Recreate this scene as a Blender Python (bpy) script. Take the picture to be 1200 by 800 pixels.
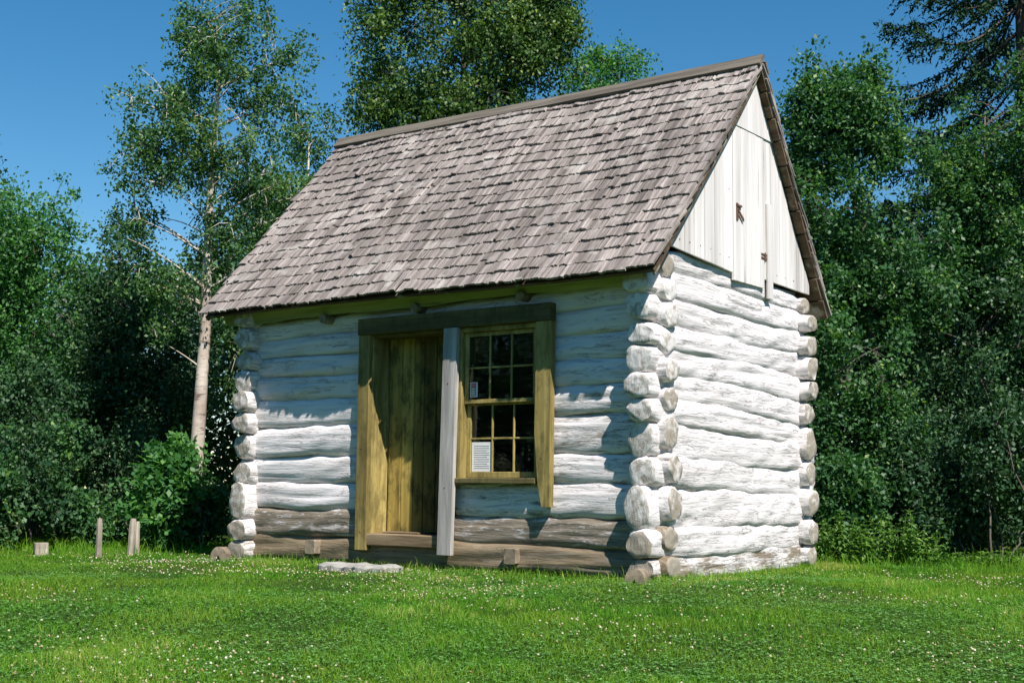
import bpy, math, random
import numpy as np
from mathutils import Vector, Matrix
R = math.radians
S = bpy.context.scene
for o in list(bpy.data.objects): bpy.data.objects.remove(o)

# ---------------------------------------------------------------- camera
CAM = np.array([5.235, -9.121, 0.687]); YAW = -0.6304; PITCH = 0.1108; ROLL = 0.0103; F = 1560.9
def cam_axes():
    cy, sy = math.cos(YAW), math.sin(YAW)
    fw = np.array([sy*math.cos(PITCH), cy*math.cos(PITCH), math.sin(PITCH)])
    r = np.array([cy, -sy, 0.]); u = np.cross(r, fw)
    return fw, r*math.cos(ROLL)+u*math.sin(ROLL), -r*math.sin(ROLL)+u*math.cos(ROLL)
FW, RT, UP = cam_axes()
cd = bpy.data.cameras.new('camera'); cam = bpy.data.objects.new('camera', cd)
S.collection.objects.link(cam); S.camera = cam
cd.sensor_width = 36; cd.lens = F/1200*36; cd.clip_end = 2000; cd.clip_start = .1
cam.matrix_world = Matrix(((RT[0],UP[0],-FW[0],CAM[0]),(RT[1],UP[1],-FW[1],CAM[1]),(RT[2],UP[2],-FW[2],CAM[2]),(0,0,0,1)))

# ---------------------------------------------------------------- light
SUN = Vector((2.0, -1.0, 2.9)).normalized()            # towards the sun
elev = math.asin(SUN.z); az = math.atan2(SUN.x, SUN.y)
w = bpy.data.worlds.new("World"); S.world = w; w.use_nodes = True
nt = w.node_tree; nt.nodes.clear()
sky = nt.nodes.new('ShaderNodeTexSky'); sky.sky_type = 'NISHITA'; sky.sun_disc = False
sky.sun_elevation = elev; sky.sun_rotation = az; sky.ozone_density = 1.6; sky.air_density = 1.0; sky.dust_density = 0.1; sky.altitude = 600
hs = nt.nodes.new('ShaderNodeHueSaturation'); hs.inputs['Saturation'].default_value = 1.38; hs.inputs['Hue'].default_value = 0.492
bg = nt.nodes.new('ShaderNodeBackground'); bg.inputs['Strength'].default_value = 0.082
wo = nt.nodes.new('ShaderNodeOutputWorld')
nt.links.new(sky.outputs[0], hs.inputs['Color']); nt.links.new(hs.outputs[0], bg.inputs[0]); nt.links.new(bg.outputs[0], wo.inputs[0])
sl = bpy.data.lights.new('sun', 'SUN'); sl.energy = 5.0; sl.angle = R(.53); sl.color = (1, .935, .885)
so = bpy.data.objects.new('sun', sl); S.collection.objects.link(so)
so.rotation_euler = (-SUN).to_track_quat('-Z', 'Y').to_euler(); so.location = (20, -10, 30)
S.view_settings.view_transform = 'Standard'; S.view_settings.look = 'None'
S.view_settings.exposure = 0.62; S.view_settings.gamma = 1; S.view_settings.use_curve_mapping = False

# ---------------------------------------------------------------- helpers
def at(px, py, dist):
    """world point seen at photo pixel px,py at a horizontal distance dist"""
    d = FW + RT*(px-600)/F - UP*(py-400)/F
    return CAM + d*dist/math.hypot(d[0], d[1])
def gz(x, y):
    x = np.asarray(x, float); y = np.asarray(y, float)
    s = .5*x - .866*y
    t = np.maximum(0, s-.6)
    z = -.045 - .068*(np.sqrt(t*t+1.0)-1.0)
    z = z + .018*np.sin(1.3*x+.7*y+1)+.012*np.sin(2.9*x-1.7*y)+.01*np.sin(.8*x-2.3*y+2)
    inside = np.clip(1-np.hypot(np.maximum(0, np.abs(x+2.36)-2.4), np.maximum(0, np.abs(y-1.42)-1.45))/.8, 0, 1)
    return z*(1-inside*.5)
def ground(px, dist):
    p = at(px, 574, dist); return np.array([p[0], p[1], float(gz(p[0], p[1]))])
def tag(o, label=None, cat=None, group=None, kind=None):
    if label: o['label'] = label
    if cat: o['category'] = cat
    if group: o['group'] = group
    if kind: o['kind'] = kind
    return o
def empty(name, loc, label, cat, group=None):
    o = bpy.data.objects.new(name, None); S.collection.objects.link(o); o.location = [float(v) for v in loc]
    o.empty_display_size = .2
    return tag(o, label, cat, group)
def npmesh(name, V, Fc, mat, parent=None, smooth=False, tint=None, loc=None, mats=None, mi=None):
    """V (n,3); Fc (m,k) int array or list of such arrays; world coordinates unless parent given"""
    V = np.ascontiguousarray(V, dtype=np.float32)
    fl = Fc if isinstance(Fc, list) else [Fc]
    fl = [np.asarray(f, dtype=np.int32) for f in fl if len(f)]
    me = bpy.data.meshes.new(name)
    me.vertices.add(len(V)); me.vertices.foreach_set('co', V.ravel())
    nl = sum(f.size for f in fl); nf = sum(len(f) for f in fl)
    me.loops.add(nl); me.polygons.add(nf)
    me.loops.foreach_set('vertex_index', np.concatenate([f.ravel() for f in fl]))
    tot = np.concatenate([np.full(len(f), f.shape[1], np.int32) for f in fl])
    st = np.concatenate([[0], np.cumsum(tot)[:-1]]).astype(np.int32)
    me.polygons.foreach_set('loop_start', st)
    try: me.polygons.foreach_set('loop_total', tot)
    except Exception: pass
    if mi is not None: me.polygons.foreach_set('material_index', np.asarray(mi, np.int32))
    me.polygons.foreach_set('use_smooth', np.full(nf, bool(smooth)))
    if tint is not None:
        a = me.attributes.new('tint', 'FLOAT', 'FACE'); a.data.foreach_set('value', np.asarray(tint, np.float32))
    me.update(calc_edges=True); me.validate()
    for m in (mats or [mat]): me.materials.append(m)
    o = bpy.data.objects.new(name, me); S.collection.objects.link(o)
    if parent is not None:
        o.parent = parent
    if loc is not None: o.location = [float(v) for v in loc]
    return o
class MB:
    """mesh builder collecting simple solids"""
    def __init__(s): s.v = []; s.f4 = []; s.f3 = []; s.t4 = []; s.t3 = []; s.n = 0
    def hexa(s, P, tint=.5):
        b = s.n; s.v += [tuple(map(float, p)) for p in P]; s.n += 8
        for f in ((0,3,2,1),(4,5,6,7),(0,1,5,4),(1,2,6,5),(2,3,7,6),(3,0,4,7)):
            s.f4.append([b+i for i in f]); s.t4.append(tint)
    def box(s, x0, x1, y0, y1, z0, z1, tint=.5):
        s.hexa([(x0,y0,z0),(x1,y0,z0),(x1,y1,z0),(x0,y1,z0),(x0,y0,z1),(x1,y0,z1),(x1,y1,z1),(x0,y1,z1)], tint)
    def rbox(s, x0, x1, y0, y1, z0, z1, b=.004, tint=.5, jit=0, seg=.15, rnd=random):
        """bevelled box, subdivided along its longest axis, slightly uneven edges"""
        L = [x1-x0, y1-y0, z1-z0]; a = L.index(max(L)); oth = [i for i in range(3) if i != a]
        lo = [x0,y0,z0]; hi = [x1,y1,z1]; i, j = oth
        ring = [(lo[i]+b,lo[j]),(hi[i]-b,lo[j]),(hi[i],lo[j]+b),(hi[i],hi[j]-b),(hi[i]-b,hi[j]),(lo[i]+b,hi[j]),(lo[i],hi[j]-b),(lo[i],lo[j]+b)]
        n = max(1, int(L[a]/seg)); base = s.n
        for k in range(n+1):
            t = lo[a]+L[a]*k/n; ji = rnd.uniform(-jit, jit); jj = rnd.uniform(-jit, jit)
            for (p, q) in ring:
                c = [0,0,0]; c[a] = t; c[i] = p+ji+rnd.uniform(-jit,jit)*.5; c[j] = q+jj*.5+rnd.uniform(-jit,jit)*.3; s.v.append(tuple(c))
        s.n += 8*(n+1)
        flip = (a == 1)
        for k in range(n):
            for q in range(8):
                f = [base+k*8+q, base+k*8+(q+1)%8, base+(k+1)*8+(q+1)%8, base+(k+1)*8+q]
                s.f4.append(f[::-1] if flip else f); s.t4.append(tint)
        for off, rev in ((0, True), (n*8, False)):
            rev = rev != flip
            idx = [base+off+q for q in range(8)]
            if rev: idx = idx[::-1]
            for q in ((0,1,2,3),(0,3,4,7),(4,5,6,7)):
                s.f4.append([idx[z] for z in q]); s.t4.append(tint)
    def tube(s, P, rad, sides=6, tint=.5, cap=True):
        P = [np.array(p, float) for p in P]; base = s.n
        for k, p in enumerate(P):
            t = P[min(k+1, len(P)-1)]-P[max(k-1, 0)]; t = t/(np.linalg.norm(t)+1e-9)
            a = np.cross(t, [0,0,1.] if abs(t[2]) < .9 else [1.,0,0]); a /= np.linalg.norm(a); b = np.cross(t, a)
            r = rad[k] if hasattr(rad, '__len__') else rad
            for q in range(sides):
                an = 2*math.pi*q/sides; s.v.append(tuple(p+r*(math.cos(an)*a+math.sin(an)*b)))
        s.n += len(P)*sides
        for k in range(len(P)-1):
            for q in range(sides):
                s.f4.append([base+k*sides+q, base+(k+1)*sides+q, base+(k+1)*sides+(q+1)%sides, base+k*sides+(q+1)%sides]); s.t4.append(tint)
        if cap:
            for off, c in ((0, P[0]), ((len(P)-1)*sides, P[-1])):
                s.v.append(tuple(c)); ci = s.n; s.n += 1
                for q in range(sides):
                    f = [ci, base+off+q, base+off+(q+1)%sides]
                    s.f3.append(f if off == 0 else f[::-1]); s.t3.append(tint)
    def build(s, name, mat, parent=None, smooth=False, loc=None):
        V = np.array(s.v, float)
        if loc is not None: V = V-np.array(loc)
        return npmesh(name, V, [np.array(s.f4).reshape(-1,4), np.array(s.f3).reshape(-1,3)], mat, parent, smooth, tint=np.array(s.t4+s.t3), loc=loc)

# ---------------------------------------------------------------- materials
class NT:
    def __init__(s, name):
        s.m = bpy.data.materials.new(name); s.m.use_nodes = True; s.t = s.m.node_tree; s.t.nodes.clear()
        s.out = s.n('OutputMaterial')
    def n(s, typ, **kw):
        nd = s.t.nodes.new('ShaderNode'+typ)
        for k, v in kw.items(): setattr(nd, k, v)
        return nd
    def l(s, a, b): s.t.links.new(a, b)
    def coords(s, scale, rnd=True):
        tc = s.n('TexCoord'); mp = s.n('Mapping'); mp.inputs['Scale'].default_value = scale
        s.l(tc.outputs['Object'], mp.inputs['Vector'])
        if rnd:
            oi = s.n('ObjectInfo'); mu = s.n('Math', operation='MULTIPLY'); mu.inputs[1].default_value = 57.3
            s.l(oi.outputs['Random'], mu.inputs[0]); cb = s.n('CombineXYZ')
            for i in range(3): s.l(mu.outputs[0], cb.inputs[i])
            s.l(cb.outputs[0], mp.inputs['Location'])
        return mp.outputs[0]
    def noise(s, vec, scale=1, detail=6, rough=.6, dist=0):
        nd = s.n('TexNoise'); nd.inputs['Scale'].default_value = scale; nd.inputs['Detail'].default_value = detail
        nd.inputs['Roughness'].default_value = rough; nd.inputs['Distortion'].default_value = dist
        s.l(vec, nd.inputs['Vector']); return nd.outputs['Fac']
    def ramp(s, fac, stops):
        r = s.n('ValToRGB'); e = r.color_ramp.elements
        while len(e) < len(stops): e.new(.5)
        for i, (p, c) in enumerate(stops):
            e[i].position = p; e[i].color = (c, c, c, 1) if not hasattr(c, '__len__') else (*c, 1)
        s.l(fac, r.inputs[0]); return r.outputs[0]
    def mix(s, fac, a, b, typ='MIX'):
        m = s.n('Mix', data_type='RGBA', blend_type=typ)
        for i, v in ((0, fac), (6, a), (7, b)):
            if hasattr(v, 'node'): s.l(v, m.inputs[i])
            elif i == 0: m.inputs[0].default_value = v
            else: m.inputs[i].default_value = (*v, 1) if len(v) == 3 else v
        return m.outputs[2]
    def math(s, op, a, b=0.):
        m = s.n('Math', operation=op)
        for i, v in ((0, a), (1, b)):
            if hasattr(v, 'node'): s.l(v, m.inputs[i])
            else: m.inputs[i].default_value = v
        return m.outputs[0]
    def attr(s, name='tint'):
        a = s.n('Attribute'); a.attribute_name = name; return a.outputs['Fac']
    def bump(s, h, strength=.5, dist=.01, prev=None):
        b = s.n('Bump'); b.inputs['Strength'].default_value = strength; b.inputs['Distance'].default_value = dist
        s.l(h, b.inputs['Height'])
        if prev: s.l(prev, b.inputs['Normal'])
        return b.outputs[0]
    def princ(s, col, rough=.8, normal=None, spec=.3):
        p = s.n('BsdfPrincipled')
        if hasattr(col, 'node'): s.l(col, p.inputs['Base Color'])
        else: p.inputs['Base Color'].default_value = (*col, 1)
        if hasattr(rough, 'node'): s.l(rough, p.inputs['Roughness'])
        else: p.inputs['Roughness'].default_value = rough
        p.inputs['Specular IOR Level'].default_value = spec
        if normal: s.l(normal, p.inputs['Normal'])
        s.l(p.outputs[0], s.out.inputs[0]); return p

def wood_mat(name, ca, cb, sc, crack=.5, rough=.85, tintamt=.35, lichen=None, bumpd=.006, spec=.2, stain=0):
    """weathered board: streaks run along the axis with the small scale"""
    t = NT(name); v = t.coords(sc)
    n1 = t.noise(v, 1, 8, .65, .4)
    n2 = t.noise(t.coords(tuple(a*.22 for a in sc)), 1, 4, .6)
    iso = t.noise(t.coords((3, 3, 3)), 1.3, 5, .6)
    c = t.mix(t.ramp(n1, [(.3, 0.), (.7, 1.)]), ca, cb)
    c = t.mix(t.math('MULTIPLY', t.ramp(n2, [(.35, 1.), (.6, 0.)]), .62), c, tuple(x*.45 for x in ca))
    ck = t.ramp(n1, [(.27, 1.), (.36, 0.)])
    c = t.mix(t.math('MULTIPLY', ck, crack), c, (.03, .026, .02))
    if stain:
        sn = t.noise(t.coords((5, 5, 2.2)), 1.4, 7, .72)
        c = t.mix(t.math('MULTIPLY', t.ramp(sn, [(.47, 0.), (.60, 1.)]), stain), c, (.050, .050, .018))
    if lichen:
        c = t.mix(t.math('MULTIPLY', t.ramp(iso, [(.56, 0.), (.66, 1.)]), .7), c, lichen)
    tn = t.attr(); k = t.math('ADD', t.math('MULTIPLY', t.math('SUBTRACT', tn, .5), tintamt*2), 1.)
    cc = t.n('CombineColor')
    for i in range(3): t.l(k, cc.inputs[i])
    c = t.mix(1., c, cc.outputs[0], 'MULTIPLY')
    t.princ(c, rough, t.bump(n1, .7, bumpd), spec)
    return t.m

def log_mat(name):
    """whitewashed hewn log; object colour: r = paint cover, g = greyness/brown mix"""
    t = NT(name); oi = t.n('ObjectInfo'); sp = t.n('SeparateColor'); t.l(oi.outputs['Color'], sp.inputs[0])
    v = t.coords((1.6, 26, 26)); v2 = t.coords((2.4, 9, 9)); v3 = t.coords((6, 40, 40)); v4 = t.coords((.7, 3.0, 3.0))
    grain = t.noise(v, 1, 9, .7, .5); patch = t.noise(v2, 1, 7, .68, .3); fine = t.noise(v3, 1.5, 6, .75); big = t.noise(v4, 1, 3, .5)
    wood = t.mix(t.ramp(grain, [(.3, 0.), (.7, 1.)]), (.17, .15, .125), (.46, .43, .38))
    wood = t.mix(t.math('MULTIPLY', sp.outputs[1], .8), wood, t.mix(t.ramp(grain, [(.3, 0.), (.7, 1.)]), (.085, .055, .026), (.32, .235, .125)))
    paint = t.mix(t.ramp(big, [(.35, 0.), (.65, 1.)]), (.70, .66, .64), (.82, .785, .77))
    h = t.math('ADD', t.math('MULTIPLY', patch, .55), t.math('ADD', t.math('MULTIPLY', grain, .28), t.math('MULTIPLY', fine, .22)))
    th = t.math('ADD', h, t.math('SUBTRACT', sp.outputs[0], .5))
    cov = t.ramp(th, [(.485, 0.), (.56, 1.)])
    c = t.mix(cov, wood, paint)
    ck = t.ramp(grain, [(.29, 1.), (.345, 0.)])
    c = t.mix(t.math('MULTIPLY', ck, .8), c, (.06, .05, .04))
    ln = t.noise(t.coords((1.3, 17, 17)), 1, 5, .55, .8)
    lc = t.ramp(t.math('ABSOLUTE', t.math('SUBTRACT', ln, .5)), [(.004, 1.), (.013, 0.)])
    lc2 = t.ramp(t.math('ABSOLUTE', t.math('SUBTRACT', ln, .42)), [(.003, 1.), (.009, 0.)])
    gate = t.ramp(patch, [(.46, .0), (.56, 1.)])
    lines = t.math('MULTIPLY', t.math('MAXIMUM', lc, lc2), t.math('ADD', t.math('MULTIPLY', gate, .7), .15))
    c = t.mix(t.math('MULTIPLY', lines, .60), c, (.17, .15, .13))
    st = t.noise(t.coords((1.2, 38, 38)), 1, 4, .6)
    c = t.mix(t.math('MULTIPLY', t.math('MULTIPLY', t.ramp(st, [(.50, 0.), (.62, 1.)]), t.ramp(big, [(.50, 0.), (.66, 1.)])), .38), c, (.36, .34, .32))
    hh = t.math('ADD', t.math('ADD', t.math('MULTIPLY', lines, -.6), t.math('MULTIPLY', grain, 1.)), t.math('ADD', t.math('MULTIPLY', fine, .35), t.math('MULTIPLY', cov, .12)))
    t.princ(c, .9, t.bump(hh, .8, .014), .15)
    return t.m

def flat_mat(name, col, rough=.8, nscale=8, amt=.2, spec=.3, bump=.3):
    t = NT(name); n = t.noise(t.coords((1,1,1)), nscale, 6, .65)
    c = t.mix(t.ramp(n, [(.3, 0.), (.7, 1.)]), tuple(x*(1-amt) for x in col), tuple(min(1, x*(1+amt)) for x in col))
    t.princ(c, rough, t.bump(n, bump, .01), spec); return t.m

def leaf_mat(name, ca, cb, cc=None, gloss=.5, trans=.35, spec=.5, pat=None):
    gloss = max(gloss, .5); spec = min(spec, .38)
    t = NT(name); tn = t.attr()
    st = [(0., ca), (.8, cb)] + ([(1., cc)] if cc else [])
    c = t.ramp(tn, st)
    if pat:
        n = t.noise(t.coords((1,1,1), False), pat[0], 4, .6)
        c = t.mix(t.math('MULTIPLY', t.ramp(n, [(.42, 0.), (.6, 1.)]), pat[2]), c, pat[1])
    p = t.princ(c, gloss, None, spec)
    tr = t.n('BsdfTranslucent'); t.l(t.mix(1., c, (1.25, 1.45, .5), 'MULTIPLY'), tr.inputs[0])
    mx = t.n('MixShader'); mx.inputs[0].default_value = trans
    t.l(p.outputs[0], mx.inputs[1]); t.l(tr.outputs[0], mx.inputs[2]); t.l(mx.outputs[0], t.out.inputs[0])
    return t.m

def logend_mat(name):
    t = NT(name); oi = t.n('ObjectInfo'); sp = t.n('SeparateColor'); t.l(oi.outputs['Color'], sp.inputs[0])
    tc = t.n('TexCoord'); wv = t.n('TexWave'); wv.wave_type = 'RINGS'; wv.rings_direction = 'X'
    wv.inputs['Scale'].default_value = 22; wv.inputs['Distortion'].default_value = 5; wv.inputs['Detail'].default_value = 3; wv.inputs['Detail Scale'].default_value = 1.2
    t.l(tc.outputs['Object'], wv.inputs['Vector']); n = t.noise(t.coords((1, 12, 12)), 1, 7, .7); n2 = t.noise(t.coords((1, 34, 9)), 1, 5, .7, .6)
    wood = t.mix(t.ramp(wv.outputs['Fac'], [(.2, 0.), (.8, 1.)]), (.26, .23, .18), (.42, .37, .30))
    th = t.math('ADD', t.math('ADD', t.math('MULTIPLY', n, .85), t.math('MULTIPLY', wv.outputs['Fac'], .03)), t.math('SUBTRACT', t.math('SUBTRACT', sp.outputs[0], t.math('MULTIPLY', sp.outputs[1], .30)), .49))
    c = t.mix(t.ramp(th, [(.44, 0.), (.60, 1.)]), wood, (.74, .71, .67))
    c = t.mix(t.math('MULTIPLY', t.ramp(n2, [(.30, 1.), (.37, 0.)]), .85), c, (.06, .05, .04))
    t.princ(c, .9, t.bump(t.math('ADD', n2, t.math('MULTIPLY', wv.outputs['Fac'], .05)), .9, .012), .15); return t.m
M = {}
M['log'] = log_mat('whitewashed_log'); M['logend'] = logend_mat('log_end_grain')
M['chink'] = flat_mat('chinking', (.60, .58, .54), .95, 9, .25, .1, .8)
M['trim'] = wood_mat('ochre_trim_paint', (.22, .165, .05), (.53, .42, .15), (22, 22, 1.6), .75, bumpd=.004, tintamt=.3, stain=.5)
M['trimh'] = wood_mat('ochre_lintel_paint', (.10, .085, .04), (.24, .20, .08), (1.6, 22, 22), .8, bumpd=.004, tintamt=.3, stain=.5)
M['fascia'] = wood_mat('grass_bounce_ochre_beam', (.26, .30, .10), (.50, .54, .22), (1.2, 20, 20), .6, bumpd=.006)  # green bounce from the grass below is mixed into the ochre colour
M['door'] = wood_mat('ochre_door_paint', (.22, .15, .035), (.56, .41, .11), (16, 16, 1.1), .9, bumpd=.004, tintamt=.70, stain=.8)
M['grey'] = wood_mat('grey_weathered_board', (.30, .285, .26), (.58, .55, .51), (30, 30, 2.2), .5, bumpd=.005)
M['brown'] = wood_mat('brown_weathered_wood', (.13, .09, .05), (.36, .27, .16), (1.8, 26, 26), .7, bumpd=.006)
M['stub'] = wood_mat('end_grain', (.16, .125, .085), (.40, .33, .24), (16, 16, 16), .5, bumpd=.004)
M['shingle'] = wood_mat('weathered_shingle', (.105, .085, .07), (.50, .44, .40), (62, 3.4, 3.4), .9, tintamt=.22, bumpd=.006, lichen=(.40,.37,.33))
M['ridge'] = wood_mat('ridge_plank', (.10, .085, .065), (.25, .22, .175), (1.6, 26, 26), .6, bumpd=.006)
M['sheath'] = wood_mat('roof_sheathing', (.075, .05, .03), (.19, .135, .08), (2, 18, 18), .6, lichen=(.36, .36, .27))
M['siding'] = wood_mat('white_gable_paint', (.66, .62, .57), (.83, .80, .77), (20, 20, 1.0), .8, bumpd=.004, tintamt=.10)
M['dark'] = flat_mat('interior_wood', (.05, .04, .03))
M['iron'] = flat_mat('rusty_iron', (.13, .07, .045), .7, 30)
M['stone'] = flat_mat('pale_stone', (.30, .29, .26), .9, 7, .35, .2, .8)
M['paper'] = flat_mat('notice_paper', (.78, .78, .76), .8, 20, .05)
M['red'] = flat_mat('sticker_red', (.42, .03, .06), .6, 30, .1)
M['ink'] = flat_mat('sticker_grey', (.16, .17, .17), .6, 30, .1)
M['pink'] = flat_mat('sticker_pink', (.65, .35, .38), .6, 30, .1)
M['stake'] = wood_mat('stake_wood', (.26, .22, .17), (.55, .49, .39), (30, 30, 3), .4)
M['bark'] = wood_mat('grey_bark', (.07, .055, .045), (.20, .17, .14), (12, 12, 3), .5, bumpd=.02)
def birch_mat():
    t = NT('birch_bark'); n = t.noise(t.coords((3, 3, 22)), 1.2, 6, .7, .5); b = t.noise(t.coords((1, 1, 1)), 3.5, 5, .6)
    c = t.mix(t.ramp(b, [(.35, 0.), (.65, 1.)]), (.36, .29, .23), (.60, .53, .45))
    c = t.mix(t.ramp(n, [(.34, 1.), (.44, 0.)]), c, (.07, .055, .045))
    t.princ(c, .75, t.bump(n, .5, .01), .3); return t.m
M['birch'] = birch_mat()
def glass_mat():
    t = NT('old_window_glass'); n = t.noise(t.coords((1,1,1)), 5, 2, .5)
    p = t.princ((.55, .62, .58), .02, t.bump(n, .15, .01), .5)
    p.inputs['Transmission Weight'].default_value = 1; p.inputs['IOR'].default_value = 1.45
    return t.m
M['glass'] = glass_mat()
def soil_mat():
    t = NT('lawn_soil'); n = t.noise(t.coords((1,1,1), False), 1.2, 8, .65); m = t.noise(t.coords((1,1,1), False), 22, 5, .7)
    c = t.mix(t.ramp(n, [(.35, 0.), (.65, 1.)]), (.03, .07, .012), (.06, .10, .02))
    c = t.mix(t.ramp(m, [(.4, 0.), (.7, 1.)]), c, (.025, .04, .01))
    t.princ(c, .95, t.bump(m, 1, .03), .1); return t.m
M['soil'] = soil_mat()

# ---------------------------------------------------------------- ground
def make_ground():
    a = np.concatenate([[-300,-150,-80,-50,-35], np.arange(-26, 14.01, .4), [20,30,50,80,150,300]])
    b = np.concatenate([[-300,-150,-80,-40,-25], np.arange(-16, 24.01, .4), [30,40,60,90,150,300]])
    X, Y = np.meshgrid(a, b, indexing='ij'); Z = gz(X, Y)
    far = np.hypot(X, Y) > 28; Z = np.where(far, np.maximum(Z, -1.2), Z)
    V = np.stack([X, Y, Z], -1).reshape(-1, 3); nb = len(b)
    i, j = np.meshgrid(np.arange(len(a)-1), np.arange(nb-1), indexing='ij'); k = (i*nb+j).ravel()
    tag(npmesh('lawn', V, np.stack([k, k+nb, k+nb+1, k+1], -1), M['soil'], smooth=True), kind='structure')
make_ground()

# ---------------------------------------------------------------- the cabin
W, D = 4.73, 2.84
cabin = empty('log_cabin', (0, 0, 0), 'small whitewashed log cabin with a steep shingle roof and an ochre door and window', 'cabin')
rng = np.random.default_rng(5)
def log(axis, a0, a1, c, zb0, zt0, zb1, zt1, ht, paint, brown, seed, end0=True, end1=True, sq=2.7, parent=cabin, name='log', bow=.015, rough=1., ov=1.09):
    """a hewn log along local x; axis 'x' or 'y'; c = centre of its thickness; zb/zt bottom and top at both ends"""
    r = np.random.default_rng(seed); L = a1-a0; n = max(6, int(L/.033)); m = 44
    s = np.linspace(0, L, n+1); th = np.arange(m)*2*math.pi/m
    u = s/L; zc = ((zb0+zt0)/2)*(1-u)+((zb1+zt1)/2)*u; hz = ((zt0-zb0)/2)*(1-u)+((zt1-zb1)/2)*u
    zc = zc+bow*np.sin(u*math.pi*r.uniform(.8,2.4)+r.uniform(0,6))*.7
    hz = hz*ov
    e = np.zeros(n+1)
    if end0: e = np.maximum(e, np.clip(1-s/.26, 0, 1))
    if end1: e = np.maximum(e, np.clip(1-(L-s)/.26, 0, 1))
    p = sq*(1-e)+r.uniform(2.0, 2.8)*e
    S_, T_ = np.meshgrid(s, th, indexing='ij')
    P_ = p[:, None]
    rr = (np.abs(np.cos(T_))**P_+np.abs(np.sin(T_))**P_)**(-1/P_)
    nz = np.zeros_like(S_)
    for q in range(26):                                  # knobbly, axe-hewn surface
        k = int(r.integers(1, 7)); f = r.uniform(.4, 7); am = .022/(1+.35*f)
        nz += am*.8*np.sin(2*math.pi*(f*S_*.5)+k*T_+r.uniform(0, 6.28))
    for q in range(int(6*rough)):                        # long splits and ridges
        t0 = r.uniform(0, 6.28); wv = .12*np.sin(S_*r.uniform(.5, 2)+r.uniform(0, 6)); s0 = r.uniform(0, L); ln = r.uniform(.3, 1.4)
        d = np.abs((T_-t0-wv+math.pi) % (2*math.pi)-math.pi)
        nz += r.choice([-1, -1, .6])*.035*np.exp(-(d/.16)**2)*np.clip(1-np.abs(S_-s0)/ln, 0, 1)
    for q in range(int(16*rough)):                       # narrow drying cracks
        t0 = r.uniform(0, 6.28); wv = .05*np.sin(S_*r.uniform(2, 6)+r.uniform(0, 6)); s0 = r.uniform(0, L); ln = r.uniform(.2, .9)
        d = np.abs((T_-t0-wv+math.pi) % (2*math.pi)-math.pi)
        nz -= .10*np.exp(-(d/.07)**2)*np.clip(1.3*(1-np.abs(S_-s0)/ln), 0, 1)
    rr = rr*(1+nz*rough)
    e0_, e1_ = r.uniform(.10, .32, 2); ez = 1-np.where(u < .5, e0_, e1_)*e
    for q in range(3):                                   # axe-cut flats near the ends
        for g_, end_ in ((u < .5, 0), (u >= .5, 1)):
            a_ = r.uniform(0, 6.28); cl = r.uniform(.76, .95); cc_ = np.cos(T_-a_); lim = cl/np.maximum(cc_, .05)
            rr = np.where((e[:, None] > .05) & g_[:, None], np.minimum(rr, lim*e[:, None]+9*(1-e[:, None])), rr)
    yy = rr*np.cos(T_)*(ht*(1-.03*e))[:, None] if hasattr(ht, '__len__') else rr*np.cos(T_)*ht
    zz = rr*np.sin(T_)*(hz*ez)[:, None]
    yy = yy+(.012*np.sin(u*r.uniform(2, 7)+r.uniform(0, 6)))[:, None]
    V = np.stack([S_, yy, zz+zc[:, None]], -1).reshape(-1, 3)
    k = (np.arange(n)[:, None]*m+np.arange(m)[None]).ravel(); k2 = (np.arange(n)[:, None]*m+(np.arange(m)[None]+1) % m).ravel()
    F4 = np.stack([k, k+m, k2+m, k2], -1)
    caps = []; extra = []; nv = len(V); tilt = r.uniform(-.2, .2, 2)
    for end, base, sg in ((0, 0, -1), (1, n*m, 1)):
        ring = V[base:base+m]; cen = ring.mean(0); prev = np.arange(base, base+m)
        prev = np.arange(nv, nv+m); nv += m; extra.append(ring.copy())   # own ring: crisp cut edge
        bumpy = np.zeros(m)
        for q in (1, 2, 3): bumpy += r.normal(0, .0022)*np.sin(q*th+r.uniform(0, 6.28))
        for sc, dx in ((.97, .0035), (.6, .005), (.3, .005)):
            rg = cen+(ring-cen)*sc; rg[:, 0] = ring[:, 0]+sg*(dx+bumpy*sc); extra.append(rg)
            cur = np.arange(nv, nv+m); nv += m
            a, b, c_, d_ = prev, cur, np.roll(cur, -1), np.roll(prev, -1)
            caps.append(np.stack([a, b, c_, d_] if sg > 0 else [d_, c_, b, a], -1)); prev = cur
        extra.append((cen+np.array([sg*.012, 0, 0]))[None]); ci = nv; nv += 1
        tri = np.stack([prev, np.full(m, ci), np.roll(prev, -1)], -1)
        caps.append(tri if sg > 0 else tri[:, ::-1])
    V = np.concatenate([V]+extra)
    Fs = [F4]+[c_ for c_ in caps if c_.shape[1] == 4]+[c_ for c_ in caps if c_.shape[1] == 3]
    zo = float(zc.mean()); V[:, 2] -= zo
    nq = len(F4); ntot = sum(len(f) for f in Fs); o = npmesh(name, V, Fs, None, parent, smooth=True, mats=[M['log'], M['logend']], mi=np.concatenate([np.zeros(nq), np.ones(ntot-nq)]))
    if axis == 'x': o.location = (a0, c, zo)
    else: o.location = (c, a0, zo); o.rotation_euler = (0, 0, math.pi/2)
    o.color = (paint, brown, 0, 1)
    return o
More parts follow.
